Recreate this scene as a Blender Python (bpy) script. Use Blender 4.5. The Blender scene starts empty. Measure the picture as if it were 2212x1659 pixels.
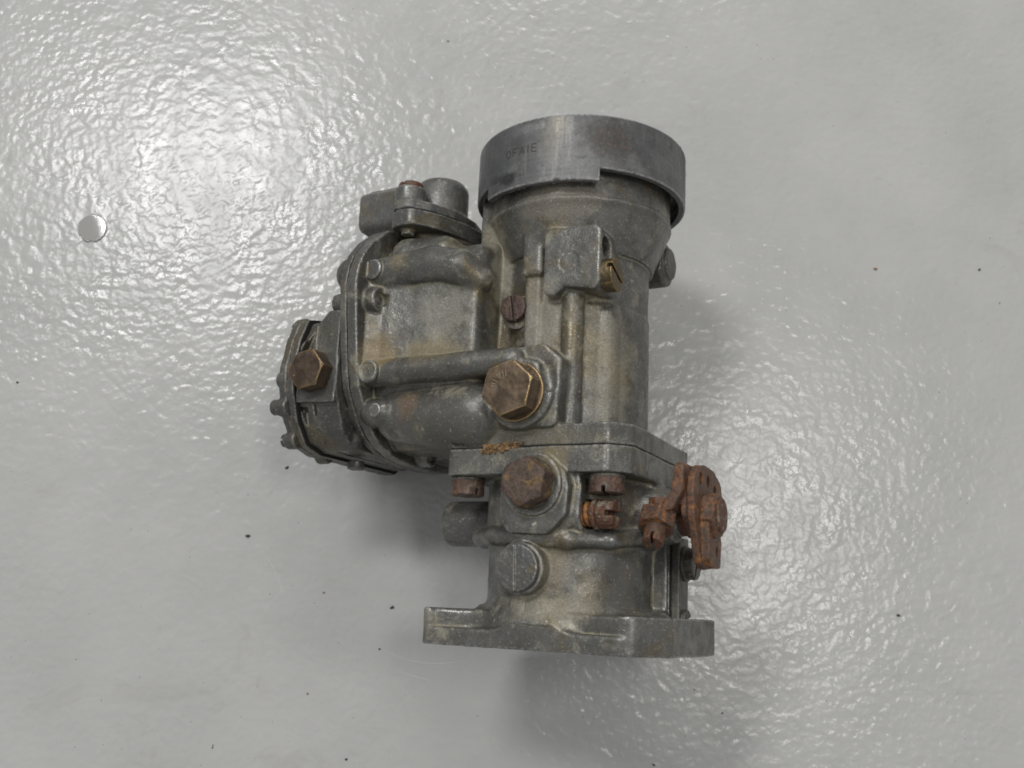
import bpy, math, random
import numpy as np
from mathutils import Matrix, Vector, Euler
random.seed(7); rng = np.random.default_rng(7)
S = bpy.context.scene
COL = S.collection
R = math.radians
MM = 0.001

# ------------------------------------------------------------------ camera
H_FLOOR = 0.0753            # height of the carburettor's bore axis above the floor
DIST = 0.380; TILT = R(13)
fw = Vector((0, math.sin(TILT), -math.cos(TILT)))
cam_pos = -DIST * fw + Vector((0, 0, H_FLOOR))
cd = bpy.data.cameras.new('camera'); cam = bpy.data.objects.new('camera', cd); COL.objects.link(cam)
cd.lens = 35.0; cd.sensor_width = 36.0; cd.clip_start = 0.01; cd.clip_end = 50
cam.location = cam_pos
cam.rotation_euler = Euler((TILT, 0, 0))
S.camera = cam
S.cycles.filter_width = 1.75
cd.dof.use_dof = True; cd.dof.focus_distance = 0.36; cd.dof.aperture_fstop = 16

# ------------------------------------------------------------------ light (indoor, two ceiling lamps and a dim room)
S.view_settings.view_transform = 'Standard'; S.view_settings.look = 'None'
S.view_settings.exposure = 0.06; S.view_settings.gamma = 1.0
W = bpy.data.worlds.new("World"); S.world = W; W.use_nodes = True
bg = W.node_tree.nodes['Background']; bg.inputs[0].default_value = (0.985, 0.99, 1.0, 1); bg.inputs[1].default_value = 0.31

def mirror_point(u, v, h):
    """where a ceiling lamp at height h hangs to be mirrored at picture point (u, v) of the floor"""
    d = Vector(((u - 1106) / 2150, -(v - 829.5) / 2150, -1.0))
    d = cam.rotation_euler.to_matrix() @ d
    k = -cam_pos.z / d.z
    p = cam_pos + d * k
    r = Vector((d.x, d.y, -d.z))
    return p + r * (h / r.z)

def lamp(name, pos, sx, sy, power, rot=0, col=(1, .97, .93)):
    l = bpy.data.lights.new(name, 'AREA'); l.shape = 'RECTANGLE'; l.size = sx; l.size_y = sy; l.energy = power; l.color = col
    o = bpy.data.objects.new(name, l); COL.objects.link(o); o.location = pos; o.rotation_euler = (0, 0, rot)
    return o
lamp('ceiling_lamp', mirror_point(445, 390, 2.3), 0.66, 0.42, 29, R(20), (1.0, .99, .985))
lamp('ceiling_lamp', mirror_point(1600, 1130, 2.3), 0.30, 0.5, 9, R(0), (1.0, .97, .92))
lamp('ceiling_lamp', mirror_point(1250, -480, 2.3), 1.0, 0.35, 27, R(0), (1.0, .98, .96))

# ------------------------------------------------------------------ node helpers
def new_mat(name):
    m = bpy.data.materials.new(name); m.use_nodes = True
    nt = m.node_tree; b = nt.nodes['Principled BSDF']
    return m, nt, b
def nd(nt, typ, **kw):
    n = nt.nodes.new(typ)
    for k, v in kw.items(): setattr(n, k, v)
    return n
def noise(nt, vec, scale, detail=4, rough=.55, dist=0.0):
    n = nd(nt, 'ShaderNodeTexNoise'); n.inputs['Scale'].default_value = scale; n.inputs['Detail'].default_value = detail
    n.inputs['Roughness'].default_value = rough; n.inputs['Distortion'].default_value = dist
    nt.links.new(vec, n.inputs['Vector']); return n.outputs['Fac']
def ramp(nt, fac, a, b, lo=0.0, hi=1.0):
    n = nd(nt, 'ShaderNodeMapRange'); n.interpolation_type = 'SMOOTHSTEP'
    n.inputs[1].default_value = a; n.inputs[2].default_value = b; n.inputs[3].default_value = lo; n.inputs[4].default_value = hi
    nt.links.new(fac, n.inputs[0]); return n.outputs[0]
def mix(nt, fac, c1, c2, mode='MIX'):
    n = nd(nt, 'ShaderNodeMix', data_type='RGBA', blend_type=mode)
    for s, v in ((n.inputs[0], fac), (n.inputs[6], c1), (n.inputs[7], c2)):
        if isinstance(v, bpy.types.NodeSocket): nt.links.new(v, s)
        elif isinstance(v, (int, float)): s.default_value = v
        else: s.default_value = (*v, 1)
    return n.outputs[2]
def math_(nt, op, a, b):
    n = nd(nt, 'ShaderNodeMath', operation=op)
    for i, v in enumerate((a, b)):
        if isinstance(v, bpy.types.NodeSocket): nt.links.new(v, n.inputs[i])
        else: n.inputs[i].default_value = v
    return n.outputs[0]
def bump(nt, h, dist, strength=1.0, prev=None):
    n = nd(nt, 'ShaderNodeBump'); n.inputs['Strength'].default_value = strength; n.inputs['Distance'].default_value = dist
    nt.links.new(h, n.inputs['Height'])
    if prev is not None: nt.links.new(prev, n.inputs['Normal'])
    return n.outputs[0]

def blot(nt, v, rag, cx, cy, cz, r, sq=(1, 1, 1)):
    """ragged stain of radius r mm at a place on the object"""
    a = nd(nt, 'ShaderNodeVectorMath', operation='SUBTRACT'); nt.links.new(v, a.inputs[0]); a.inputs[1].default_value = (cx * MM, cy * MM, cz * MM)
    q = nd(nt, 'ShaderNodeVectorMath', operation='MULTIPLY'); nt.links.new(a.outputs[0], q.inputs[0]); q.inputs[1].default_value = sq
    ln = nd(nt, 'ShaderNodeVectorMath', operation='LENGTH'); nt.links.new(q.outputs[0], ln.inputs[0])
    rr = math_(nt, 'ADD', math_(nt, 'MULTIPLY', ln.outputs['Value'], 1000.0 / r), math_(nt, 'MULTIPLY', rag, 1.5))
    return ramp(nt, rr, 1.75, 1.05)
# ------------------------------------------------------------------ materials
def cast_material(name, base=(0.190, 0.191, 0.182), dirt=1.0, metal=0.55, rough=0.37, off=0.0):
    m, nt, b = new_mat(name)
    tc = nd(nt, 'ShaderNodeTexCoord')
    mp = nd(nt, 'ShaderNodeMapping'); mp.inputs['Location'].default_value = (off, off * .7, 0); nt.links.new(tc.outputs['Object'], mp.inputs[0])
    v = mp.outputs[0]
    geo = nd(nt, 'ShaderNodeNewGeometry')
    big = noise(nt, v, 38, 5, .6, .6); mid = noise(nt, v, 130, 5, .65, .3); fine = noise(nt, v, 700, 4, .7); grit = noise(nt, v, 1500, 2, .6)
    och = noise(nt, v, 30, 4, .62, 1.2); dust = noise(nt, v, 85, 5, .7, .5); spk = noise(nt, v, 420, 2, .5)
    c = mix(nt, ramp(nt, big, .35, .7), tuple(x * .72 for x in base), tuple(x * 1.12 for x in base))
    c = mix(nt, ramp(nt, mid, .45, .68, 0, .75 * dirt), c, (0.100, 0.092, 0.074))           # oily grime film
    c = mix(nt, ramp(nt, och, .50, .68, 0, .62 * dirt), c, (0.190, 0.138, 0.052))             # ochre fuel stain
    dm = ramp(nt, dust, .50, .70, 0, .62 * dirt)
    c = mix(nt, dm, c, (0.30, 0.275, 0.195))             # dried dust
    if name == 'die_cast_zinc':
        for (cx, cy, cz, r, sq, colr, am) in (
            (-62, 36, 42, 9, (1, .8, 1), (0.27, 0.185, 0.055), .75), (-40, 35, 38, 12, (.6, 1.3, 1), (0.27, 0.205, 0.075), .65), (-36, 50, 38, 17, (1, 1, 1), (0.32, 0.30, 0.235), .55),
            (-54, 70, 42, 7, (.8, 1, 1), (0.20, 0.150, 0.05), .7), (-48, 16, 38, 9, (1, 1, 1), (0.15, 0.085, 0.030), .8), (-32, 7, 36, 16, (.7, 1, 1), (0.055, 0.052, 0.044), .85),
            (-25, 75, 21, 12, (1.2, .35, 1), (0.345, 0.325, 0.235), .75), (3, 2, 36, 11, (.35, 1.4, 1), (0.22, 0.18, 0.08), .3), (9, -6, 36, 7, (1, .7, 1), (0.28, 0.20, 0.06), .5),
            (6, -54, 28, 15, (.5, 1.9, 1), (0.34, 0.305, 0.215), .65), (6, -40, 27, 12, (1, 1, 1), (0.30, 0.26, 0.19), .5), (-2, 48, 27, 16, (1.5, .5, 1), (0.34, 0.31, 0.24), .6), (22, 30, 16, 14, (1, .4, 1), (0.28, 0.25, 0.17), .6),
            (24, 40, 12, 9, (1, .8, 1), (0.05, 0.048, 0.04), .4), (28, -48, 14, 12, (1, .7, 1), (0.055, 0.05, 0.045), .7), (26, 84, 24, 10, (1, 1, 1), (0.075, 0.075, 0.07), .6),
            (6, 92, 33, 14, (.6, 1, 1), (0.24, 0.20, 0.15), .6), (-16, 12, 30, 7, (1, 1, 1), (0.05, 0.045, 0.03), .7)):
            k_ = math_(nt, 'MULTIPLY', blot(nt, v, mid, cx, cy, cz, r, sq), am * .85)
            c = mix(nt, k_, c, colr); dm = math_(nt, 'MAXIMUM', dm, k_)
    conc = ramp(nt, geo.outputs['Pointiness'], .498, .455)
    cm = math_(nt, 'MULTIPLY', conc, math_(nt, 'MULTIPLY', ramp(nt, mid, .30, .55), .75 * dirt)); dm = math_(nt, 'MAXIMUM', dm, cm)
    c = mix(nt, cm, c, (0.33, 0.30, 0.20))   # dust packed in fillets
    edge = ramp(nt, geo.outputs['Pointiness'], .510, .548)
    c = mix(nt, math_(nt, 'MULTIPLY', edge, ramp(nt, fine, .36, .62, 0, .8)), c, tuple(x * 2.1 + .05 for x in base))                              # bare metal on worn edges
    c = mix(nt, ramp(nt, spk, .70, .76, 0, .5), c, (0.52, 0.50, 0.44))                       # white corrosion specks
    c = mix(nt, ramp(nt, noise(nt, v, 330, 3, .6), .64, .76, 0, .5 * dirt), c, (0.045, 0.04, 0.034))
    c = mix(nt, ramp(nt, grit, .35, .7, 0, .48), c, (0.095, 0.09, 0.08))
    c = mix(nt, ramp(nt, noise(nt, v, 1100, 2, .6), .58, .75, 0, .38), c, (0.50, 0.48, 0.42))
    nt.links.new(c, b.inputs['Base Color'])
    nt.links.new(ramp(nt, dm, 0.05, .6, metal, .05), b.inputs['Metallic'])
    nt.links.new(math_(nt, 'ADD', ramp(nt, mid, .3, .7, rough - .12, rough + .12), math_(nt, 'MULTIPLY', dm, .25)), b.inputs['Roughness'])
    n1 = bump(nt, fine, .00018, .5)
    n2 = bump(nt, mid, .0007, .35, n1)
    n3 = bump(nt, grit, .00010, .6, n2)
    nt.links.new(n3, b.inputs['Normal'])
    return m

def rust_material(name, base=(0.115, 0.052, 0.032), orange=(0.40, 0.16, 0.035), metal=0.1, amt=.5, grey=None, rough=.62):
    m, nt, b = new_mat(name)
    tc = nd(nt, 'ShaderNodeTexCoord'); oi = nd(nt, 'ShaderNodeObjectInfo')
    ad = nd(nt, 'ShaderNodeVectorMath', operation='ADD'); nt.links.new(tc.outputs['Object'], ad.inputs[0]); nt.links.new(oi.outputs['Random'], ad.inputs[1])
    v = ad.outputs[0]
    a = noise(nt, v, 180, 5, .65, .8); f = noise(nt, v, 900, 4, .7); g = noise(nt, v, 320, 4, .6)
    geo = nd(nt, 'ShaderNodeNewGeometry')
    c = mix(nt, ramp(nt, f, .3, .7), tuple(x * .55 for x in base), tuple(x * 1.35 for x in base))
    c = mix(nt, ramp(nt, a, .64 - .22 * amt, .80 - .14 * amt, 0, .85), c, orange)
    if grey: c = mix(nt, ramp(nt, g, .5, .62, 0, .85), c, grey)
    c = mix(nt, math_(nt, 'MULTIPLY', ramp(nt, geo.outputs['Pointiness'], .52, .58), ramp(nt, f, .4, .6, 0, .5)), c, tuple(min(1, x * 2.6) for x in base))
    nt.links.new(c, b.inputs['Base Color']); b.inputs['Metallic'].default_value = metal
    nt.links.new(ramp(nt, f, .3, .7, rough - .12, rough + .15), b.inputs['Roughness'])
    nt.links.new(bump(nt, f, .0005, .6, bump(nt, g, .0009, .5)), b.inputs['Normal'])
    return m

def brass_material(name, base=(0.17, 0.125, 0.085), edgec=(0.60, 0.43, 0.20), rough=.36, metal=.75):
    m, nt, b = new_mat(name)
    tc = nd(nt, 'ShaderNodeTexCoord'); v = tc.outputs['Object']
    geo = nd(nt, 'ShaderNodeNewGeometry')
    a = noise(nt, v, 160, 5, .65, .6); f = noise(nt, v, 900, 4, .7)
    c = mix(nt, ramp(nt, a, .35, .7), tuple(x * .72 for x in base), tuple(x * 1.35 for x in base))
    c = mix(nt, ramp(nt, f, .5, .75, 0, .5), c, (0.07, 0.055, 0.045))
    c = mix(nt, math_(nt, 'MULTIPLY', ramp(nt, geo.outputs['Pointiness'], .505, .55), ramp(nt, f, .25, .55, .3, 1)), c, edgec)
    nt.links.new(c, b.inputs['Base Color']); b.inputs['Metallic'].default_value = metal
    nt.links.new(ramp(nt, a, .3, .7, rough - .06, rough + .18), b.inputs['Roughness'])
    nt.links.new(bump(nt, f, .00018, .6), b.inputs['Normal'])
    return m

def machined_material(name):
    """turned rim: bright, streaked along and across, bruised and rust-freckled"""
    m, nt, b = new_mat(name)
    tc = nd(nt, 'ShaderNodeTexCoord'); v = tc.outputs['Object']; geo = nd(nt, 'ShaderNodeNewGeometry')
    def st(sc):
        mp = nd(nt, 'ShaderNodeMapping'); mp.inputs['Scale'].default_value = sc; nt.links.new(v, mp.inputs[0]); return mp.outputs[0]
    turn = noise(nt, st((1, 14, 1)), 70, 4, .6); drag = noise(nt, st((5, .5, 5)), 90, 4, .65); big = noise(nt, v, 45, 5, .65, .5); fine = noise(nt, v, 900, 3, .7)
    c = mix(nt, ramp(nt, big, .3, .7), (0.105, 0.108, 0.108), (0.215, 0.217, 0.214))
    c = mix(nt, ramp(nt, turn, .35, .7, 0, .28), c, (0.085, 0.088, 0.092))
    c = mix(nt, ramp(nt, drag, .54, .74, 0, .38), c, (0.27, 0.26, 0.235))
    c = mix(nt, ramp(nt, noise(nt, v, 60, 5, .7, .8), .58, .70, 0, .6), c, (0.07, 0.068, 0.065))
    rag = noise(nt, v, 420, 4, .7)
    for (cx, cy, cz, r, sq, colr, am) in ((-13, 99.5, 38.5, 6, (.7, 1.6, 1), (0.03, 0.03, 0.032), .9), (-19, 101, 36, 3.5, (.7, 1.4, 1), (0.03, 0.03, 0.032), .8), (-22, 112, 34, 13, (.7, .6, 1), (0.075, 0.078, 0.082), .6),
            (24, 112, 33, 11, (.7, 1.1, 1), (0.075, 0.068, 0.060), .75), (6, 112, 40, 7, (1.2, .5, 1), (0.24, 0.225, 0.195), .6), (8, 117, 40, 5, (.6, 1, 1), (0.26, 0.245, 0.21), .6), (-3, 117, 40, 5, (.5, 1.6, 1), (0.30, 0.30, 0.30), .5)):
        c = mix(nt, math_(nt, 'MULTIPLY', blot(nt, v, rag, cx, cy, cz, r, sq), am), c, colr)
    c = mix(nt, math_(nt, 'MULTIPLY', blot(nt, v, rag, 26, 110, 31, 10), ramp(nt, noise(nt, v, 800, 3, .7), .56, .66, 0, .6)), c, (0.24, 0.13, 0.08))
    c = mix(nt, ramp(nt, noise(nt, v, 1000, 3, .7), .5, .72, 0, .4), c, (0.07, 0.068, 0.065))
    c = mix(nt, math_(nt, 'MULTIPLY', ramp(nt, geo.outputs['Pointiness'], .512, .55), ramp(nt, fine, .3, .6, .2, .9)), c, (0.5, 0.5, 0.5))
    c = mix(nt, ramp(nt, fine, .62, .74, 0, .4), c, (0.45, 0.44, 0.42))
    nt.links.new(c, b.inputs['Base Color']); b.inputs['Metallic'].default_value = .5
    nt.links.new(ramp(nt, drag, .3, .7, .42, .60), b.inputs['Roughness'])
    nt.links.new(bump(nt, fine, .00012, .5, bump(nt, turn, .0003, .35, bump(nt, big, .0006, .4))), b.inputs['Normal'])
    return m

M = {}
M['machined'] = machined_material('machined_rim_metal')
M['cast'] = cast_material('die_cast_zinc')
M['cast_cool'] = cast_material('cool_die_cast_zinc', base=(0.175, 0.178, 0.175), dirt=.6, metal=.55, rough=.42, off=.31)
M['cast_dark'] = cast_material('dark_die_cast_zinc', base=(0.118, 0.118, 0.112), dirt=.5, metal=.5, rough=.45, off=.57)
M['rust'] = rust_material('brown_rust', base=(0.132, 0.066, 0.040), orange=(0.34, 0.150, 0.045), amt=.72, grey=(0.080, 0.058, 0.044), rough=.52)
M['rust_orange'] = rust_material('orange_rust', base=(0.13, 0.062, 0.035), orange=(0.46, 0.21, 0.04), amt=.95)
M['rust_screw'] = rust_material('brown_rusted_screw', base=(0.100, 0.058, 0.044), orange=(0.24, 0.125, 0.05), amt=.45, grey=(0.17, 0.14, 0.11), rough=.55)
M['rust_hex'] = rust_material('purple_brown_rust', base=(0.096, 0.065, 0.050), orange=(0.25, 0.150, 0.045), amt=.75, rough=.55)
M['rust_grey'] = rust_material('rusted_steel_with_dirt', base=(0.12, 0.058, 0.035), orange=(0.33, 0.14, 0.04), grey=(0.26, 0.23, 0.18), amt=.5)
M['dull_steel'] = rust_material('dull_steel', base=(0.14, 0.135, 0.115), orange=(0.14, 0.10, 0.06), metal=.5, amt=.3, rough=.45)
M['brown_screw'] = rust_material('browned_screw_steel', base=(0.095, 0.062, 0.050), orange=(0.33, 0.15, 0.05), metal=.35, amt=.15, rough=.45)
M['brass'] = brass_material('tarnished_brass')
M['side_brass'] = brass_material('dark_olive_brass', base=(0.15, 0.115, 0.065), edgec=(0.36, 0.25, 0.10), rough=.42)
M['bronze'] = brass_material('browned_bronze', base=(0.120, 0.088, 0.064), edgec=(0.40, 0.27, 0.12), rough=.42)
m, nt, b = new_mat('black_gasket'); b.inputs['Base Color'].default_value = (0.018, 0.016, 0.014, 1); b.inputs['Roughness'].default_value = .8; M['gasket'] = m
m, nt, b = new_mat('engraved_dirt'); b.inputs['Base Color'].default_value = (0.055, 0.05, 0.045, 1); b.inputs['Roughness'].default_value = .8; M['engrave'] = m
m, nt, b = new_mat('frayed_cork'); tc = nd(nt, 'ShaderNodeTexCoord')
f_ = noise(nt, tc.outputs['Object'], 900, 4, .7); nt.links.new(mix(nt, ramp(nt, f_, .35, .65), (0.07, 0.042, 0.02), (0.36, 0.225, 0.105)), b.inputs['Base Color']); b.inputs['Roughness'].default_value = .95; M['cork'] = m

# ------------------------------------------------------------------ signed distance toolkit (millimetres)
class Field:
    def __init__(s, lo, hi, h):
        s.h = h; s.lo = np.array(lo, np.float32); n = [int(math.ceil((b - a) / h)) + 1 for a, b in zip(lo, hi)]
        s.ax = [s.lo[i] + h * np.arange(n[i], dtype=np.float32) for i in range(3)]
        s.a = np.full(n, 6.0, np.float32)
    def _view(s, fn, bb, k):
        m = k + 2.5 * s.h; sl = []
        for i in range(3):
            a = int(max(0, math.floor((bb[0][i] - m - s.lo[i]) / s.h))); e = int(min(len(s.ax[i]), math.ceil((bb[1][i] + m - s.lo[i]) / s.h) + 1))
            if e <= a: return None, None
            sl.append(slice(a, e))
        x = s.ax[0][sl[0]][:, None, None]; y = s.ax[1][sl[1]][None, :, None]; z = s.ax[2][sl[2]][None, None, :]
        return tuple(sl), fn(x, y, z).astype(np.float32)
    def add(s, prim, k=0.0):
        fn, bb = prim; sl, d = s._view(fn, bb, k)
        if sl is None: return s
        a = s.a[sl]
        if k > 0:
            h = np.clip(.5 + .5 * (a - d) / k, 0, 1); s.a[sl] = a * (1 - h) + d * h - k * h * (1 - h)
        else: s.a[sl] = np.minimum(a, d)
        return s
    def sub(s, prim, k=0.0):
        fn, bb = prim; sl, d = s._view(fn, bb, k)
        if sl is None: return s
        d = -d; a = s.a[sl]
        if k > 0:
            h = np.clip(.5 - .5 * (a - d) / k, 0, 1); s.a[sl] = a * (1 - h) + d * h + k * h * (1 - h)
        else: s.a[sl] = np.maximum(a, d)
        return s
    def cut(s, prim):             # keep only what lies inside prim
        fn, bb = prim
        x = s.ax[0][:, None, None]; y = s.ax[1][None, :, None]; z = s.ax[2][None, None, :]
        s.a = np.maximum(s.a, fn(x, y, z)).astype(np.float32); return s
    def wobble(s, amp, cell, seed=0):
        """low relief unevenness of a casting, trilinear value noise"""
        r = np.random.default_rng(seed); sh = s.a.shape
        c = [int(n * s.h / cell) + 3 for n in sh]; g = r.uniform(-1, 1, c).astype(np.float32)
        for i in range(3):
            t = np.arange(sh[i]) * s.h / cell; i0 = t.astype(int); f = (t - i0).astype(np.float32); f = f * f * (3 - 2 * f)
            g0 = np.take(g, i0, i); g1 = np.take(g, i0 + 1, i); shp = [1, 1, 1]; shp[i] = -1; f = f.reshape(shp); g = g0 * (1 - f) + g1 * f
        s.a += g * amp; return s
    def mesh(s, name, center=(0, 0, 0)):
        a = s.a
        a[0], a[-1], a[:, 0], a[:, -1], a[:, :, 0], a[:, :, -1] = (np.abs(a[0]) + .01, np.abs(a[-1]) + .01, np.abs(a[:, 0]) + .01, np.abs(a[:, -1]) + .01, np.abs(a[:, :, 0]) + .01, np.abs(a[:, :, -1]) + .01)
        ins = a < 0; nx, ny, nz = a.shape
        cnt = np.zeros((nx - 1, ny - 1, nz - 1), np.int8)
        for i in (0, 1):
            for j in (0, 1):
                for k in (0, 1): cnt += ins[i:nx - 1 + i, j:ny - 1 + j, k:nz - 1 + k]
        act = (cnt > 0) & (cnt < 8); ci = np.argwhere(act)
        idx = np.full(act.shape, -1, np.int32); idx[act] = np.arange(len(ci))
        P = np.zeros((len(ci), 3), np.float64); N = np.zeros(len(ci))
        I, J, K = ci.T; offs = [(i, j, k) for i in (0, 1) for j in (0, 1) for k in (0, 1)]
        val = {o: a[I + o[0], J + o[1], K + o[2]] for o in offs}
        for o in offs:
            for d in range(3):
                if o[d] == 0:
                    q = list(o); q[d] = 1; q = tuple(q); va, vb = val[o], val[q]; c = (va < 0) != (vb < 0)
                    t = np.where(c, va / np.where(c, va - vb, 1), 0); p = np.tile(np.array(o, float), (len(ci), 1)); p[:, d] = t
                    P[c] += p[c]; N[c] += 1
        P = (P / N[:, None] + ci) * s.h + s.lo - np.array(center)
        quads = []
        for d in range(3):
            e, f = (d + 1) % 3, (d + 2) % 3
            sl0 = [slice(None)] * 3; sl1 = [slice(None)] * 3; sl0[d] = slice(0, -1); sl1[d] = slice(1, None)
            c = np.argwhere(ins[tuple(sl0)] != ins[tuple(sl1)]); c = c[(c[:, e] > 0) & (c[:, f] > 0)]
            fl = ins[c[:, 0], c[:, 1], c[:, 2]]
            q = []
            for (oe, of) in ((0, 0), (1, 0), (1, 1), (0, 1)):
                w = c.copy(); w[:, e] -= 1 - oe; w[:, f] -= 1 - of
                w = np.minimum(w, np.array(act.shape) - 1); q.append(idx[w[:, 0], w[:, 1], w[:, 2]])
            q = np.stack(q, 1); q[~fl] = q[~fl][:, ::-1]; quads.append(q)
        Q = np.concatenate(quads); Q = Q[(Q >= 0).all(1)]
        me = bpy.data.meshes.new(name); me.vertices.add(len(P)); me.vertices.foreach_set('co', (P * MM).astype(np.float32).ravel())
        me.loops.add(len(Q) * 4); me.loops.foreach_set('vertex_index', Q.astype(np.int32).ravel())
        me.polygons.add(len(Q)); me.polygons.foreach_set('loop_start', (np.arange(len(Q)) * 4).astype(np.int32))
        me.polygons.foreach_set('use_smooth', np.ones(len(Q), bool)); me.update(calc_edges=True)
        return me

AX = {'x': (1, 2, 0), 'y': (0, 2, 1), 'z': (0, 1, 2)}     # (first, second, along)
def _ext(d2, w, r):
    return np.minimum(np.maximum(d2, w), 0) + np.sqrt(np.maximum(d2, 0) ** 2 + np.maximum(w, 0) ** 2) - r
def _bb(ax, c, ra, rb, lo, hi):
    a, b, t = AX[ax]; L = [0] * 3; Hh = [0] * 3
    L[a], Hh[a] = c[0] - ra, c[0] + ra; L[b], Hh[b] = c[1] - rb, c[1] + rb; L[t], Hh[t] = lo, hi
    return (L, Hh)
def cyl(ax, c, r, lo, hi, rd=0.0, r2=None):
    a, b, t = AX[ax]; r2 = r if r2 is None else r2
    def fn(*X):
        tt = np.clip((X[t] - lo) / (hi - lo), 0, 1); rr = r + (r2 - r) * tt
        d = np.sqrt((X[a] - c[0]) ** 2 + (X[b] - c[1]) ** 2) - rr + rd
        w = np.abs(X[t] - (lo + hi) / 2) - (hi - lo) / 2 + rd
        return _ext(d, w, rd)
    m = max(r, r2); return fn, _bb(ax, c, m, m, lo, hi)
def box(lo, hi, rd=0.0):
    c = [(p + q) / 2 for p, q in zip(lo, hi)]; h = [(q - p) / 2 - rd for p, q in zip(lo, hi)]
    def fn(x, y, z):
        d = [np.abs(v - cc) - hh for v, cc, hh in zip((x, y, z), c, h)]
        return np.minimum(np.maximum(np.maximum(d[0], d[1]), d[2]), 0) + np.sqrt(sum(np.maximum(q, 0) ** 2 for q in d)) - rd
    return fn, (lo, hi)
def cap(p, q, r, r2=None):
    p = np.array(p, float); q = np.array(q, float); r2 = r if r2 is None else r2; ba = q - p; L2 = ba @ ba
    def fn(x, y, z):
        t = np.clip(((x - p[0]) * ba[0] + (y - p[1]) * ba[1] + (z - p[2]) * ba[2]) / L2, 0, 1)
        return np.sqrt((x - p[0] - t * ba[0]) ** 2 + (y - p[1] - t * ba[1]) ** 2 + (z - p[2] - t * ba[2]) ** 2) - (r + (r2 - r) * t)
    m = max(r, r2); return fn, (list(np.minimum(p, q) - m), list(np.maximum(p, q) + m))
def sph(c, r, sq=(1, 1, 1)):
    def fn(x, y, z):
        return (np.sqrt(((x - c[0]) / sq[0]) ** 2 + ((y - c[1]) / sq[1]) ** 2 + ((z - c[2]) / sq[2]) ** 2) - r) * min(sq)
    return fn, ([c[i] - r * sq[i] for i in range(3)], [c[i] + r * sq[i] for i in range(3)])
def prism(ax, poly, lo, hi, cr=0.0, rd=0.0):
    """polygon (first, second) extruded along ax, corners rounded by cr, edges by rd"""
    a, b, t = AX[ax]; pts = np.array(poly, float)
    if cr or rd:
        n = len(pts); area = .5 * sum(pts[i][0] * pts[(i + 1) % n][1] - pts[(i + 1) % n][0] * pts[i][1] for i in range(n)); sg = 1 if area > 0 else -1
        ins = cr + 0.0; out = []
        for i in range(n):
            p0, p1, p2 = pts[i - 1], pts[i], pts[(i + 1) % n]; e1 = (p1 - p0) / np.linalg.norm(p1 - p0); e2 = (p2 - p1) / np.linalg.norm(p2 - p1)
            n1 = np.array([-e1[1], e1[0]]) * sg; n2 = np.array([-e2[1], e2[0]]) * sg; out.append(p1 + ins * (n1 + n2) / (1 + n1 @ n2))
        core = np.array(out)
    else: core = pts
    def fn(*X):
        A, B = np.broadcast_arrays(X[a], X[b]); d = np.full(A.shape, 1e9); s = np.ones(A.shape); n = len(core)
        for i in range(n):
            vi, vj = core[i], core[i - 1]; e = vj - vi; wx, wy = A - vi[0], B - vi[1]
            tt = np.clip((wx * e[0] + wy * e[1]) / (e @ e), 0, 1); d = np.minimum(d, (wx - e[0] * tt) ** 2 + (wy - e[1] * tt) ** 2)
            c1 = B >= vi[1]; c2 = B < vj[1]; c3 = e[0] * wy > e[1] * wx
            fl = (c1 & c2 & c3) | (~c1 & ~c2 & ~c3); s = np.where(fl, -s, s)
        d2 = s * np.sqrt(d) - cr + rd
        w = np.abs(X[t] - (lo + hi) / 2) - (hi - lo) / 2 + rd
        return _ext(d2, w, rd)
    c = (pts.min(0) + pts.max(0)) / 2; h = (pts.max(0) - pts.min(0)) / 2
    return fn, _bb(ax, c, h[0], h[1], lo, hi)

# ------------------------------------------------------------------ object helpers
def link(name, me, mat, parent=None, loc=(0, 0, 0), rot=None):
    o = bpy.data.objects.new(name, me); COL.objects.link(o)
    if mat is not None and not me.materials: me.materials.append(mat)
    if parent: o.parent = parent
    o.location = Vector(loc) * MM
    if rot is not None: o.rotation_euler = rot
    return o
def pydata(name, vs, fs, smooth=False):
    me = bpy.data.meshes.new(name); me.from_pydata([(x * MM, y * MM, z * MM) for x, y, z in vs], [], fs); me.update()
    if smooth: me.polygons.foreach_set('use_smooth', [True] * len(me.polygons))
    return me

# the carburettor: an Empty on its bore axis; local x along the float chamber, y up the bore, z out of the front face
carb = bpy.data.objects.new('carburetor', None); COL.objects.link(carb); carb.empty_display_size = .02
Rm = Matrix.Rotation(R(-2.6), 4, 'Z') @ Matrix.Rotation(R(-27), 4, 'Y')
du = Vector(((1237 - 1106) / 2150, -(996 - 829.5) / 2150, -1.0)); du = cam.rotation_euler.to_matrix() @ du
O = cam_pos + du * ((H_FLOOR - cam_pos.z) / du.z)
carb.matrix_world = Matrix.Translation(O) @ Rm
carb['label'] = 'old grey die-cast carburetor with brass and rusty fittings lying on the floor'
carb['category'] = 'carburetor'

H = 0.5
# ================================================================== upper body casting
F = Field((-80, -3, -74), (42, 112, 56), H)
F.add(cyl('y', (0, 0), 27.2, 2, 104))
RIM = [(88.8, 33.7), (81, 43.4), (74.3, 48.6), (68.7, 51), (62, 52.0), (49, 50.4), (36.7, 48.4), (28.5, 46.7), (22.5, 45), (16.8, 41.6), (11.4, 37.9), (6.3, 33), (3.0, 27.3), (.5, 19.5), (-.9, 8.3), (-1.5, -8.4), (0, -24), (9, -37), (40, -42), (70, -38), (88, -26), (94, -6), (94.5, 14)]
def shrinkc(poly, d, c=(46, 4)):
    o = []
    for p in poly:
        L = math.hypot(p[0] - c[0], p[1] - c[1]); o.append((c[0] + (p[0] - c[0]) * (L - d) / L, c[1] + (p[1] - c[1]) * (L - d) / L))
    return o
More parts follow.
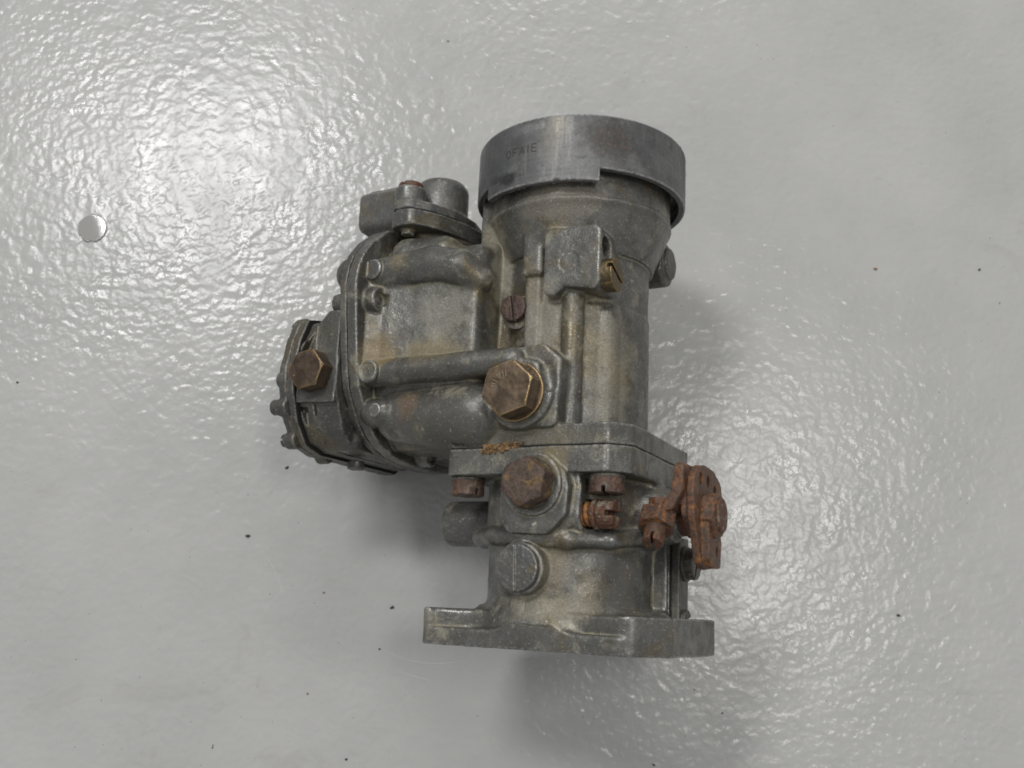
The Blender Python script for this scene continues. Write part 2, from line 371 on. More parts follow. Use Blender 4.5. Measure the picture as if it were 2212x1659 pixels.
# float chamber
F.add(prism('x', [(3, -30), (3, 20), (16, 35.0), (28, 37.0), (62, 37.0), (76, 34), (82, 24), (84, -24), (60, -34), (20, -34)], -69, -23, 6, 3.5))
F.add(prism('y', [(-70, 0), (-70, 45.5), (-62, 42.0), (-50, 39.8), (-24, 37), (-24, 0)], 27, 72, 1, 1), 2.0)
# web wall from chamber to rim, seen as a flat pale face
F.add(box((-33.0, 4, -14), (-8, 106, 21), .8), .8)
# bell under the rim
F.add(cyl('y', (0, 0), 28.8, 73.5, 91, .3, 35.4), .3)
F.add(cyl('y', (0, 0), 35.2, 90, 106, 1), 2.0)
# vertical columns on the tube
F.add(box((-9.6, 64, 10), (-1, 101, 30.8), 2.0), 1.0)
F.add(box((-9.2, 6, 10), (-2, 66, 28.3), 1.8), 1.0)
F.add(cap((2.0, 82, 27), (4, 98, 29), 5), 4)
F.add(cap((9.4, 8, 25.0), (9.4, 60, 25.0), 4.2), 1.0)
F.add(cap((19, 8, 16.0), (19, 50, 16.0), 4.6), 1.5)
# boss with the side screw
F.add(prism('z', [(0.5, 54.5), (5, 54.5), (9, 57.5), (22.8, 55.0), (22.8, 79.5), (0.5, 80.2)], 8, 33, 3.2, 1.0), .9)
F.sub(cyl('x', (72.0, 27.2), 4.3, 18, 26)); F.add(cyl('x', (72.0, 27.2), 2.4, 14, 20.5, .3))
F.sub(cyl('z', (10.5, 66.5), 3.9, 32.7, 34)); F.add(cyl('z', (10.5, 66.5), 3.45, 25, 32.9))
# faint parting step
F.add(cyl('y', (0, 0), 27.6, 4, 53.5, .2), .3)
# block with the big hexagon plug
F.add(prism('z', [(-13, 6), (9.5, 6), (10.8, 30), (4, 36.0), (-12, 34.8)], 10, 36.8, 3.0, 1.0), 1.2)
F.add(cyl('z', (-3.8, 18), 12.6, 20, 39.5, 1.2), 1.2)
F.sub(cap((6.0, 27, 38.5), (7.6, 20, 38.5), 2.2), 1.2)
# bar along the chamber to the plug
F.add(cap((-66, 28.6, 40.5), (-8, 30.2, 37.0), 4.9, 5.0), .8)
F.add(box((-34, 25, 26), (-8, 34, 36.0), 2), 1.5)
F.add(cyl('z', (-63.6, 28.3), 4.4, 38, 46.6, 1.0), .3); F.sub(cyl('z', (-63.6, 28.3), 3.2, 46.1, 48), .2)
# pump passage bulge at the top of the chamber
F.add(cap((-64, 68.0, 38.0), (-43, 70.0, 38), 7.2, 7.4), 1.0)
F.add(cap((-41, 70, 38.5), (-31, 67.5, 38), 6.9, 6.6), 1.0)
F.add(cap((-31, 67.5, 38), (-25, 63.5, 34), 6.6, 5.6), 1.2)
F.add(cap((-60, 78, 28), (-46, 78, 26), 8), 3)
F.add(cyl('z', (-65.2, 68.4), 4.0, 36, 46.4, .4), .3)
# lower bulge
F.add(cap((-58, 13.5, 30.5), (-24, 12, 31), 9.5, 12.5), 1.5)
F.add(cap((-30, 6, 22), (-16, 10, 24), 9, 11), 3)
F.add(cap((-66, 14.6, 36.5), (-60.5, 14.2, 38.0), 5.2, 4.6), 1.0); F.add(cyl('z', (-61.5, 14.2), 2.6, 36, 43.0, .3), .2)
# chamber rim and its screw lugs
F.add(prism('x', RIM, -72, -67.6, 1, .4), .5)
LUGS = ((56.8, 43.0), (14.6, 34.0), (4.0, -1), (84, -10), (30, -36), (70, -32))
for (cy, cz) in LUGS:
    F.add(cyl('x', (cy, cz), 4.7, -72, -62.5, .6), 1.4)
    F.sub(cyl('x', (cy, cz), 2.5, -63.4, -60), .2); F.add(cyl('x', (cy, cz), 1.8, -68, -62.6, .4))
# top lug carrying the inlet cap
TOP = [(-69, 24), (-63, 37), (-55.5, 37.6), (-48, 28), (-43.5, 16), (-41, 2), (-42, -12), (-58, -20), (-70, -8)]
F.add(prism('y', TOP, 88.9, 95.4, 4, .5), .3)
F.add(prism('y', [(-66, 18), (-60, 27), (-50, 22), (-42, 8), (-40, -12), (-62, -12)], 76, 92, 4), 1.5)
F.add(cyl('y', (-60.5, 31), 6.3, 88.9, 95.4, .5), .5)
F.add(cyl('y', (-60.5, 31), 2.6, 86.8, 89, .5), .2)
# lug and screw seat beside the tube
F.add(cyl('z', (-12.4, 51.4), 6.3, 12, 26.8, .6), .6)
# square joint flange
sq = [(-34.5, 34.5), (27.3, 34.5), (34.5, 27.3), (34.5, -34.5), (-34.5, -34.5)]
F.add(prism('y', sq, 0.15, 7.4, 3.2, .5), 1.0)
F.sub(cyl('z', (-28.9, 3.4), 3.3, 34.2, 36)); F.add(cyl('z', (-28.9, 3.4), 2.9, 30, 34.5))
# inlet stub behind, which it lies on
F.add(cap((-4, 55, -14), (-21, 50, -67), 8, 6), 4)
F.sub(cyl('y', (0, 0), 23.5, -4, 95)); F.sub(cyl('y', (0, 0), 23.5, 80, 113, 0, 33))
F.wobble(.09, 3.5, 3); F.wobble(.16, 9, 5); F.wobble(.035, 1.4, 6)
body = link('body_casting', F.mesh('body_casting'), M['cast'], carb)
del F

# ================================================================== intake rim
F = Field((-44, 90, -44), (44, 125, 44), H)
F.add(cyl('y', (0, 0), 41.0, 99.8, 120.9, .5))
def sector(a0, a1):
    def fn(x, y, z):
        n0 = (-math.sin(a0), math.cos(a0)); n1 = (math.sin(a1), -math.cos(a1))      # inside a0..a1 (less than 180 deg)
        d0 = -(x * n0[0] + z * n0[1]); d1 = -(x * n1[0] + z * n1[1])
        return np.maximum(d0, d1) + 0 * y
    return fn
sec = sector(R(57), R(126))
low = cyl('y', (0, 0), 41.0, 95.0, 110, .4)
F.add((lambda x, y, z: np.maximum(low[0](x, y, z), sec(x, y, z)), low[1]))
F.sub(cyl('y', (0, 0), 38.4, 90, 106)); F.sub(cyl('y', (0, 0), 32, 90, 126, 0, 38))
for (a, yy, r) in ((70, 95.2, 1.0), (74, 95.1, .8), (79, 95.4, 1.1), (64, 95.3, .7), (38, 100.2, .8), (100, 95.3, .5)):
    F.sub(sph((41.2 * math.cos(R(a)), yy - .6, 41.2 * math.sin(R(a))), r, (1.6, .8, 1)), .4)
F.wobble(.05, 4, 8); F.wobble(.05, 1.2, 9)
rim = link('intake_rim', F.mesh('intake_rim'), M['machined'], carb)
# stamped letters, thin grooves filled with dirt
def stroke_mesh(strokes, a0, y0, hgt, r):
    vs, fs = [], []
    for (p, q) in strokes:
        n = 4; pts = [(p[0] + (q[0] - p[0]) * i / n, p[1] + (q[1] - p[1]) * i / n) for i in range(n + 1)]
        L = math.hypot(q[0] - p[0], q[1] - p[1]) or 1; nx, ny = -(q[1] - p[1]) / L * .20, (q[0] - p[0]) / L * .20
        b = len(vs)
        for (s, t) in pts:
            for sg in (-1, 1):
                for dr in (-.25, .09):
                    a = a0 - (s + sg * nx) / r; vs.append(((r + dr) * math.cos(a), y0 + t + sg * ny, (r + dr) * math.sin(a)))
        for i in range(n):
            o = b + i * 4; e = o + 4
            fs += [(o + 1, o + 3, e + 3, e + 1), (o, o + 1, e + 1, e), (o + 3, o + 2, e + 2, e + 3), (o + 2, o, e, e + 2)]
        fs += [(b, b + 2, b + 3, b + 1), (b + n * 4, b + n * 4 + 1, b + n * 4 + 3, b + n * 4 + 2)]
    return vs, fs
def glyph(ch, x, w=1.9, h=3.0):
    g = {'O': [((x + w / 2 + w / 2 * math.cos(t), h / 2 + h / 2 * math.sin(t)), (x + w / 2 + w / 2 * math.cos(t + .785), h / 2 + h / 2 * math.sin(t + .785))) for t in [i * .785 for i in range(8)]],
         'F': [((x, 0), (x, h)), ((x, h), (x + w, h)), ((x, h / 2), (x + w * .75, h / 2))],
         'A': [((x, 0), (x + w / 2, h)), ((x + w, 0), (x + w / 2, h)), ((x + w * .2, h * .35), (x + w * .8, h * .35))],
         'I': [((x + w / 2, 0), (x + w / 2, h))],
         'E': [((x, 0), (x, h)), ((x, h), (x + w, h)), ((x, h / 2), (x + w * .75, h / 2)), ((x, 0), (x + w, 0))]}
    return g[ch]
st = []
xx = 0
for ch, w in (('O', 2.0), ('F', 1.9), ('A', 2.0), ('I', .9), ('E', 1.8)):
    st += glyph(ch, xx, w); xx += w + 1.25
a_letters = math.atan2(36.5, -12.8)
vs, fs = stroke_mesh(st, a_letters, 107.6, 3.0, 41.0)
link('stamped_lettering', pydata('stamped_lettering', vs, fs), M['engrave'], rim)
del F

# ================================================================== throttle body casting
F = Field((-66, -74, -52), (46, 1, 44), H)
sq2 = [(-34.5, 34.5), (27.3, 34.5), (34.5, 27.3), (34.5, -34.5), (-34.5, -34.5)]
F.add(prism('y', sq2, -9.4, -.15, 3.2, .55))
F.add(cyl('y', (0, 0), 30.8, -31.5, -5, 2.0), 1.5)
F.add(cyl('y', (0, 0), 28.8, -66, -28), .8)
# throttle shaft boss across the body
F.add(cyl('x', (-23.5, 0), 8.7, -51.5, -20, 1.8), 1.0)
F.add(box((-32, -33.5, -12), (-14, -27, 14), 2.5), 1.5)
F.add(cyl('x', (-21, 0), 18.0, 8, 41, 0, 9.0), 4)
F.add(cyl('x', (-20.5, 0), 7.6, 20, 43, .8), 1.5)
RIDGE = [(-33, -29.5, 4), (-29, -30, 15), (-18, -30.2, 25.5), (-3, -31.2, 31.0), (12, -31.6, 28.6), (24, -31.0, 20.5), (31, -29, 9), (33, -28, 0)]
for p_, q_ in zip(RIDGE, RIDGE[1:]): F.add(cap(p_, q_, 2.9), 1.8)
F.add(box((8, -60, -25), (34.3, -10, -9), 1), 2)
# pad of the rusty hexagon plug
PADP = [(-11, -7), (12.5, -7), (14.5, -14), (13.8, -23.5), (7, -30.4), (-8, -30.0), (-11.2, -24)]
F.add(prism('z', PADP, 12, 35.8, 4.0, 1.0), .9)
F.add(prism('z', [(-11, -7), (16, -7), (17.5, -14), (16.4, -25), (9, -31.5), (-8, -30.5), (-11.2, -24)], 12, 31.5, 5.0, 1.0), 1.2)
F.add(cyl('z', (1.6, -13.5), 10.8, 20, 37.4, .6), .5)
F.sub(cyl('z', (1.6, -13.5), 8.4, 36.8, 39), .3)
F.add(cyl('z', (2.2, -27.2), .8, 35, 36.4, .3), .3)
F.add(cyl('x', (-22.6, 25), 6.8, 8, 16.8, .8), 1.2); F.sub(cyl('x', (-22.6, 25), 5.0, 15.8, 20), .3)
# dummy plug boss and rib
F.add(cyl('z', (-3.4, -41.6), 8.8, 18, 34.4, .5), .8)
F.add(box((-8.4, -64, 20), (-3.6, -44, 29.4), 1.2), .6)
# recess on the right side near the flange
F.sub(sph((34, -46, 20), 11, (1, 1.1, 1)), 3)
# mounting flange: full thickness at the ends, the front edge relieved in the middle
OVAL = [(-46.5, 30.5), (-46.5, -30.5), (51.8, -30.5), (51.8, 12), (34, 30.5)]
F.add(prism('y', OVAL, -68.5, -55.8, 10, .7), .8)
F.sub(prism('y', [(-45, 33), (-39, 27), (-26, 23.5), (-6, 25), (10, 27.4), (46, 31.5), (46, 44), (-45, 44)], -62.1, -50, 0, 0), 1.6)
F.add(cyl('y', (0, 0), 28.8, -66, -30), 2.5)
F.add(cyl('y', (0, 0), 32.5, -62.3, -53, 0, 28.8), 2.0)
F.add(cyl('y', (18, 0), 25, -62.3, -54, 0, 18), 2.0)
F.add(cyl('y', (-16, 0), 25, -62.3, -54, 0, 18), 2.0)
F.add(box((-8.4, -64, 20), (-3.6, -44, 30.2), 1.2), .6)
F.add(cyl('z', (-3.4, -41.6), 8.8, 18, 34.4, .5), .8)
F.sub(sph((32, -44, 19), 7.5, (1, 1.1, 1)), 3)
F.sub(prism('y', [(-70, 30.5), (70, 30.5), (70, 60), (-70, 60)], -74, -60), .2)
F.sub(cyl('y', (0, 0), 22.5, -75, 2))
for X in (-38, 40): F.sub(cyl('y', (X, 0), 4.6, -75, -50), .3)
F.sub(sph((-14, -68.6, 30.5), .8, (3, .6, 1)), .3)
for (x_, r_) in ((-30, .5), (-5, .4), (3, .5), (19, .4), (30, .6), (41, .5)): F.sub(sph((x_, -68.5, 30.5), r_, (2, .7, 1)), .2)
F.wobble(.09, 3.5, 13); F.wobble(.16, 9, 15); F.wobble(.035, 1.4, 16)
tb = link('throttle_body', F.mesh('throttle_body'), M['cast'], carb)
del F

# thin gasket between the two castings
def sheet(name, ax, poly, lo, hi, mat, parent):
    a, b, t = AX[ax]; n = len(poly); vs = []
    for w in (lo, hi):
        for p in poly:
            v = [0, 0, 0]; v[a], v[b], v[t] = p[0], p[1], w; vs.append(tuple(v))
    fs = [tuple(range(n)), tuple(range(2 * n - 1, n - 1, -1))] + [(i, (i + 1) % n, n + (i + 1) % n, n + i) for i in range(n)]
    return link(name, pydata(name, vs, fs), mat, parent)
sheet('gasket', 'y', [(-31.5, 33.9), (26.0, 33.9), (30.5, 30.5), (33.9, 26.0), (33.9, -31), (-31, -33.9), (-33.9, -31), (-33.9, 31.5)], -.2, .2, M['gasket'], carb)
# frayed piece of gasket sticking out of the joint
F = Field((-22, -5, 30), (0, 5, 38), .3)
for i in range(70):
    x = -19.5 + 16 * random.random() ** 1.1; y = random.uniform(-1.9, 1.3) * (1.05 - (x + 19.5) / 26) + .08 * (x + 11)
    F.add(cap((x, y, 33.8), (x + random.uniform(-1.2, 1.2), y + random.uniform(-.7, .7), 34.6 + random.uniform(.1, .7)), random.uniform(.2, .5)))
F.add(box((-19, -1.1, 33), (-10, 1.0, 35.1), .5), .5); F.add(box((-12, -.8, 33), (-5, 1.3, 34.9), .5), .5); F.wobble(.45, .8, 77); F.wobble(.3, 2.2, 78)
link('frayed_gasket_piece', F.mesh('frayed_gasket_piece'), M['cork'], carb); del F

# ================================================================== bowl cover (left of the chamber)
F = Field((-98, -10, -56), (-70, 100, 58), .5)
F.add(prism('x', shrinkc(RIM, .1), -75.4, -72.3, 1, .4))
F.add(prism('x', shrinkc(RIM, 6), -79, -73, 4, 1.5), .8)
F.add(cap((-76, 69.5, 39), (-78.5, 69.5, 39), 7.2), 1)
for (cy, cz) in LUGS:
    F.add(cyl('x', (cy, cz), 4.8, -79, -73, .6), 1.2)
F.wobble(.12, 3.5, 23); F.wobble(.035, 1.4, 24)
cover = link('bowl_cover', F.mesh('bowl_cover'), M['cast_dark'], carb); del F
sheet('gasket', 'x', shrinkc(RIM, .35), -72.45, -71.9, M['gasket'], carb)

# ================================================================== accelerator pump housing
pout = [(54, 34), (51.5, 44.5), (43, 48.2), (31, 50.8), (22, 50), (11, 46), (2.5, 39.5), (0, 30), (0, -22), (8, -33), (44, -33), (54, -22)]
def shrink(poly, k, c=(27, 8)): return [(c[0] + (p[0] - c[0]) * k, c[1] + (p[1] - c[1]) * k) for p in poly]
F = Field((-100, -6, -46), (-74, 62, 54), .45)
F.add(prism('x', pout, -97.6, -94.6, 4, .4))
F.add(prism('x', shrink(pout, .955), -94.1, -87.4, 4, .4))
F.add(prism('x', shrink(pout, .90), -95, -76, 4, .4), .3)
F.add(prism('x', shrink(pout, .945), -86.9, -76, 4, .4), .3)
F.add(prism('z', [(-96.5, 17.8), (-76.5, 17.0), (-76.5, 53), (-82, 53), (-96.5, 38)], 30, 48.2, 1.0, .4), .3)
F.sub(prism('z', [(-94.2, 37.0), (-88.9, 35.6), (-87.0, 51.5), (-88.5, 52)], 44.5, 52, .2), .2)
F.sub(prism('z', [(-94.0, 16.5), (-90.4, 16.0), (-89.2, 1.5), (-90, 0)], 42, 52, .2), .2)
F.sub(box((-86.6, 36, 47.6), (-86.1, 54, 50)))
F.add(cyl('x', (11, 37), 6.3, -87, -76, 1), 1.0)
F.add(cap((-88, 5, 32), (-78, 5, 32), 4), 1)
F.wobble(.1, 3.0, 33); F.wobble(.035, 1.4, 34)
pump = link('accelerator_pump_housing', F.mesh('pump_housing'), M['cast_dark'], carb); del F
sheet('gasket', 'x', shrink(pout, .985), -98.1, -97.55, M['cork'], carb)
sheet('gasket', 'x', shrink(pout, .995), -94.5, -94.1, M['gasket'], carb)
F = Field((-112, -6, -46), (-96, 62, 54), .5)
F.add(prism('x', pout, -101.6, -98.05, 4, .5))
F.add(prism('x', shrink(pout, .72), -106.5, -101, 6, 2), 2)
for (yy, zz) in ((50, 40), (27, 47), (16.5, 46.5), (4.8, 39.6), (2, 20), (50, 10), (50, -26), (4, -26)):
    F.add(cyl('x', (yy, zz), 3.5, -103.4, -98.1, .8), 1.0)
F.wobble(.1, 3.0, 43)
pcov = link('accelerator_pump_cover', F.mesh('pump_cover'), M['cast_dark'], carb); del F

# ================================================================== inlet cap on top of the chamber
F = Field((-98, 94, -20), (-36, 126, 44), .5)
plate = [(-69, 24), (-64, 37.0), (-57, 37.2), (-51, 30), (-46, 20), (-44.5, 6), (-48, -12), (-62, -16), (-70, -4)]
F.add(prism('y', plate, 96.2, 99.9, 4.5, .5))
F.add(cyl('y', (-60.5, 31), 6.2, 96.2, 106.0, .5), .8)
F.add(cyl('y', (-57.0, 13), 11.0, 97, 115.5, 5), 2.0)
F.add(cap((-63, 104.5, 10), (-57, 105, 13), 10), 1.5)
F.add(prism('x', [(94.8, 25.8), (110, 25.8), (115.5, 18), (116, -4), (94.8, -4)], -89.5, -66, 3.5, .8), 1.2)
F.sub(cyl('x', (106, 9), 6, -99, -86))
F.wobble(.1, 3.2, 53); F.wobble(.035, 1.4, 54)
capo = link('inlet_cap', F.mesh('inlet_cap'), M['cast_cool'], carb); del F
sheet('gasket', 'y', shrink(plate, .99, (-54, 10)), 95.3, 96.3, M['gasket'], carb)

# ================================================================== fittings
_cache = {}
def slotted(r, h, slot=.9, depth=1.6, rd=.5, ang=0, dome=0.0, h0=-1.0, fine=.22, seed=1):
    key = ('s', r, h, slot, depth, rd, ang, dome, fine, seed)
    if key not in _cache:
        F = Field((-r - 1, -r - 1, h0 - .6), (r + 1, r + 1, h + dome + 1), fine)
        F.add(cyl('z', (0, 0), r, h0, h, rd))
        if dome: F.add(sph((0, 0, h - .3), r * .97, (1, 1, dome / r)), .6)
        c, s = math.cos(R(ang)), math.sin(R(ang))
        fn = lambda x, y, z: np.maximum(np.abs(-x * s + y * c) - slot / 2, (h + dome - depth) - z + 0 * x)
        F.sub((fn, ([-r - 1, -r - 1, h - depth - 1], [r + 1, r + 1, h + dome + 1])), .15)
        F.wobble(.10, 1.1, seed)
        _cache[key] = F.mesh('slotted_screw')
    return _cache[key]
def hexhead(rc, h, ang=0, cham=.8, h0=-.8, fine=.25, seed=1, rd=.3, wob=.06, hollow=0):
    key = ('h', rc, h, ang, cham, fine, seed)
    if key not in _cache:
        F = Field((-rc - 1, -rc - 1, h0 - .6), (rc + 1, rc + 1, h + 1), fine)
        pts = [(rc * math.cos(R(ang + 60 * i)), rc * math.sin(R(ang + 60 * i))) for i in range(6)]
        F.add(prism('z', pts, h0, h, rd + .4, rd))
        F.cut((lambda x, y, z: (np.sqrt(x * x + y * y) + (z - h) * 1.7 - (rc - cham)) / 1.97, None))
        if hollow: F.sub(sph((0, 0, h + 6.0), 6.4), .6)
        F.wobble(wob, 1.3, seed)
        _cache[key] = F.mesh('hexagon_head')
    return _cache[key]
def disc(r, h, rd=.25, hole=0, fine=.25, seed=1):
    key = ('d', r, h, rd, hole, seed)
    if key not in _cache:
        F = Field((-r - 1, -r - 1, -.8), (r + 1, r + 1, h + .8), fine); F.add(cyl('z', (0, 0), r, 0, h, rd))
        if hole: F.sub(cyl('z', (0, 0), hole, -2, h + 2))
        F.wobble(.05, 1.5, seed); _cache[key] = F.mesh('disc')
    return _cache[key]
TO = {'z': Euler((0, 0, 0)), 'x': Euler((0, R(90), 0)), '-x': Euler((0, R(-90), 0)), '-y': Euler((R(90), 0, 0)), 'down_out': Euler((R(58), 0, 0)), 'y': Euler((R(-90), 0, 0))}
def place(name, me, mat, loc, ax='z', spin=0, parent=carb, label=None):
    e = (TO[ax].to_matrix() @ Matrix.Rotation(R(spin), 3, 'Z')).to_euler()
    if not me.materials: me.materials.append(mat)
    if me.materials[0] is not mat:
        me = me.copy(); me.materials.clear(); me.materials.append(mat)
    o = link(name, me, mat, parent, loc, e)
    if label: o['label'] = label
    return o

# big brass plug with its washer, and stamped marks on the face
place('washer', disc(10.6, 1.5, .4, seed=3), M['brass'], (-4.4, 18.1, 39.3))
hx = place('hexagon_plug', hexhead(10.1, 7.4, 18, .9, seed=5, wob=.05), M['brass'], (-4.2, 18.0, 40.8), label='large tarnished brass hexagon plug')
vs, fs = [], []
def marks(segs, z, wd=.13):
    vs, fs = [], []
    for (x0, y0, x1, y1) in segs:
        L = math.hypot(x1 - x0, y1 - y0); nx, ny = -(y1 - y0) / L * wd, (x1 - x0) / L * wd; b = len(vs)
        for zz in (z - .3, z + .05):
            vs += [(x0 + nx, y0 + ny, zz), (x1 + nx, y1 + ny, zz), (x1 - nx, y1 - ny, zz), (x0 - nx, y0 - ny, zz)]
        fs += [(b + 4, b + 5, b + 6, b + 7), (b, b + 1, b + 5, b + 4), (b + 1, b + 2, b + 6, b + 5), (b + 2, b + 3, b + 7, b + 6), (b + 3, b, b + 4, b + 7), (b + 3, b + 2, b + 1, b)]
    return vs, fs
def radial(th, r0, r1, off=0):
    a = R(th); px, py = -math.sin(a) * off, math.cos(a) * off
    return (r0 * math.cos(a) + px, r0 * math.sin(a) + py, r1 * math.cos(a) + px, r1 * math.sin(a) + py)
segs = [radial(94, 3.8, 6), radial(106, 3.8, 6.1), radial(120, 3.9, 6.2), radial(128, 3.9, 6.0), (-4.2, 4.6, -3.1, 4.2), radial(150, 4.0, 6.1), radial(162, 4.0, 6.0), radial(172, 3.6, 5.8)]
m_, nt_, b_ = new_mat('bright_scratch'); b_.inputs['Base Color'].default_value = (.42, .36, .27, 1); b_.inputs['Metallic'].default_value = .7; b_.inputs['Roughness'].default_value = .4; M['scratch'] = m_
vs, fs = marks(segs, 7.4, .09); link('stamped_marks', pydata('stamped_marks', vs, fs), M['scratch'], hx)

# rusty hexagon plug on the throttle body, brown one on the pump housing
place('hexagon_plug', hexhead(8.7, 8.0, 22, 1.8, seed=9, wob=.12, rd=.9), M['rust_hex'], (1.6, -13.5, 37.0), label='rusty hexagon plug on the throttle body')
place('hexagon_plug', hexhead(8.2, 6.6, 10, 1.2, seed=11, wob=.06, rd=.5), M['bronze'], (-85.9, 28.8, 48.2), label='brown bronze hexagon plug on the pump housing')
# slotted screws
place('slotted_screw', slotted(6.0, 4.0, 1.7, 1.9, ang=-22, seed=4), M['side_brass'], (22.9, 61.6, 26.8), 'x', label='brassy slotted screw on the side boss')
place('slotted_screw', slotted(5.1, 3.0, 1.1, 1.5, ang=98, seed=6), M['brown_screw'], (-13.0, 52.8, 26.4), 'z', label='brown slotted screw beside the tube')
place('slotted_plug', slotted(7.9, 2.6, 1.0, .55, ang=92, rd=.5, seed=8, fine=.28), M['cast_cool'], (-3.4, -41.6, 34.2), 'z', label='grey plug with a shallow slot')
for (x, z, ang, mt, sd, dz) in ((-29.6, 26.0, 25, 'rust_screw', 12, 0), (24.6, 26.5, 80, 'rust_screw', 13, 1)):
    place('slotted_screw', slotted(6.0, 5.4, 1.4, 2.2, ang=ang, seed=sd), M[mt], (x, -10.6, z), '-y')
    place('washer', disc(6.2, 1.3, .3, seed=sd), M['dull_steel'], (x, -9.35, z), '-y')
for (x, z) in ((28, -27), (-28, -27)):
    place('slotted_screw', slotted(5.2, 4.6, 1.3, 2.0, ang=25, seed=12), M['rust'], (x, -9.4, z), '-y')
# screw on the lug of the inlet cap
place('slotted_screw', slotted(4.9, 2.6, 1.2, 1.5, ang=80, seed=14), M['rust'], (-60.5, 105.8, 31), 'y')
# screws of bowl cover and pump (heads face left)
for (cy, cz), mt in zip(LUGS[:3], ('dull_steel', 'rust', 'dull_steel')):
    place('slotted_screw', slotted(4.1, 3.6, 1.0, 1.5, ang=60, seed=16), M[mt], (-78.8, cy, cz), '-x')
place('round_plug', slotted(3.1, 2.4, .3, .2, seed=17), M['cast_dark'], (-103.2, 16.5, 46.8), '-x')
place('slotted_screw', slotted(2.7, 1.8, .9, 1.1, seed=18), M['cast_dark'], (-103.4, 4.8, 39.6), '-x')
place('slotted_screw', slotted(2.7, 1.8, .9, 1.1, seed=18), M['cast_dark'], (-103.4, 49.6, 39.6), '-x')
place('slotted_screw', slotted(3.4, 2.4, 1.0, 1.1, seed=19), M['cast_dark'], (-86, -1.5, 18), '-y')
# knob behind the right side
F = Field((8, 74, -50), (36, 98, -22), .5)
F.add(cyl('x', (85, -30), 9.2, 8, 26.0, 1.5)); F.add(cyl('x', (85, -30), 6.5, 6, 28, 1.0), 1)
F.wobble(.15, 3, 61)
link('side_plug', F.mesh('side_plug'), M['cast_dark'], carb); del F

# mixture screw: spring and knurled slotted head pointing right
F = Field((13, -32, 14), (33, -13, 36), .22)
yc, zc = -22.6, 25.0
F.add(cyl('x', (yc, zc), 2.4, 12, 20)); 
F.add(cyl('x', (yc, zc), 5.2, 20.0, 21.4, .3)); F.add(cyl('x', (yc, zc), 4.9, 21.9, 28.0, .4)); F.add(cyl('x', (yc, zc), 4.3, 20.4, 26))
for i in range(22):
    a = i * math.tau / 22; F.sub(cyl('x', (yc + 5.1 * math.cos(a), zc + 5.1 * math.sin(a)), .34, 22.2, 29))
F.sub(box((25.2, yc - .9, zc - 7), (29, yc + .9, zc + 7)), .15)
F.wobble(.12, 1.0, 71)
ms = link('mixture_screw', F.mesh('mixture_screw'), M['rust_grey'], carb); del F
def coil(ax_pts, r, turns, wire, n=14):
    """helical spring from ax_pts[0] to ax_pts[1]"""
    p, q = Vector(ax_pts[0]), Vector(ax_pts[1]); d = (q - p); L = d.length; d.normalize()
    u = d.orthogonal().normalized(); w = d.cross(u); vs, fs = [], []; N = int(turns * n)
    for i in range(N + 1):
        t = i / N; a = t * turns * math.tau; c = p + d * (L * t) + (u * math.cos(a) + w * math.sin(a)) * r
        tan = (d * (L / (turns * math.tau * r)) + (-u * math.sin(a) + w * math.cos(a))).normalized(); n1 = (u * math.cos(a) + w * math.sin(a)); n2 = tan.cross(n1)
        for k in range(8):
            b = k * math.tau / 8; vs.append(tuple(c + n1 * (wire * math.cos(b)) + n2 * (wire * math.sin(b))))
    for i in range(N):
        for k in range(8): fs.append((i * 8 + k, i * 8 + (k + 1) % 8, (i + 1) * 8 + (k + 1) % 8, (i + 1) * 8 + k))
    return pydata('spring', vs, fs, True)
link('spring', coil(((15.6, yc, zc), (20.4, yc, zc)), 3.5, 2.4, .95), M['rust_orange'], ms)

# throttle shaft end, levers and stop screw on the right
def rot2(p, c, a): 
    s, co = math.sin(a), math.cos(a); return (c[0] + (p[0] - c[0]) * co - (p[1] - c[1]) * s, c[1] + (p[0] - c[0]) * s + (p[1] - c[1]) * co)
SH = (-20.5, 0.0)   # shaft centre (y, z)
F = Field((42, -44, -22), (58, 2, 26), .3)
front = [(-14, 16.0), (-8, 14.5), (-4.2, 9), (-3.2, 2), (-3.6, -8), (-7, -17), (-14, -21), (-26, -17), (-29, -10.0), (-38.0, -8), (-39.2, 1), (-37.0, 8.0), (-30, 11.0), (-22, 15)]
F.add(prism('x', front, 49.0, 51.6, 2.2, .5))
F.add(prism('x', [(-22, 8), (-20, -6), (-30, -8), (-38.4, -6), (-38.8, 3), (-36, 6.5)], 50.5, 54.6, 1.5, .6), .6)
for (yy, zz, r) in ((-8.6, 7.5, 2.2), (-8.6, -1.6, 2.2), (-11.0, -10, 2.2), (-16.2, 5.2, 2.0), (-33.0, -1.5, 1.7)): F.sub(cyl('x', (yy, zz), r, 40, 60), .2)
F.wobble(.09, 1.6, 81); F.wobble(.10, 4, 82)
lever = link('throttle_lever', F.mesh('throttle_lever'), M['rust'], carb); del F
F = Field((28, -36, -18), (53, 2, 30), .35)
F.add(prism('x', [(-14, 15), (-4.6, 13), (-4.0, 2), (-8, -12), (-28, -12), (-29, 6), (-22, 14)], 46.6, 49.0, 3.5, .5))
F.add(prism('z', [(34.2, -18.6), (41.6, -18.4), (44.4, -14), (45.6, -5.2), (47, -4.2), (49.0, -4.4), (48.4, -14), (45.2, -20.0), (41.6, -21.2), (34.2, -21.0)], 7.5, 18.5, 1.1, .5), .6)
F.wobble(.15, 1.6, 83)
stop = link('throttle_stop_lever', F.mesh('throttle_stop_lever'), M['rust'], carb); del F
place('hexagon_nut', hexhead(6.7, 5.4, 8, 1.1, seed=21, wob=.15), M['rust'], (38.6, -22.0, 14.0), 'down_out', parent=stop)
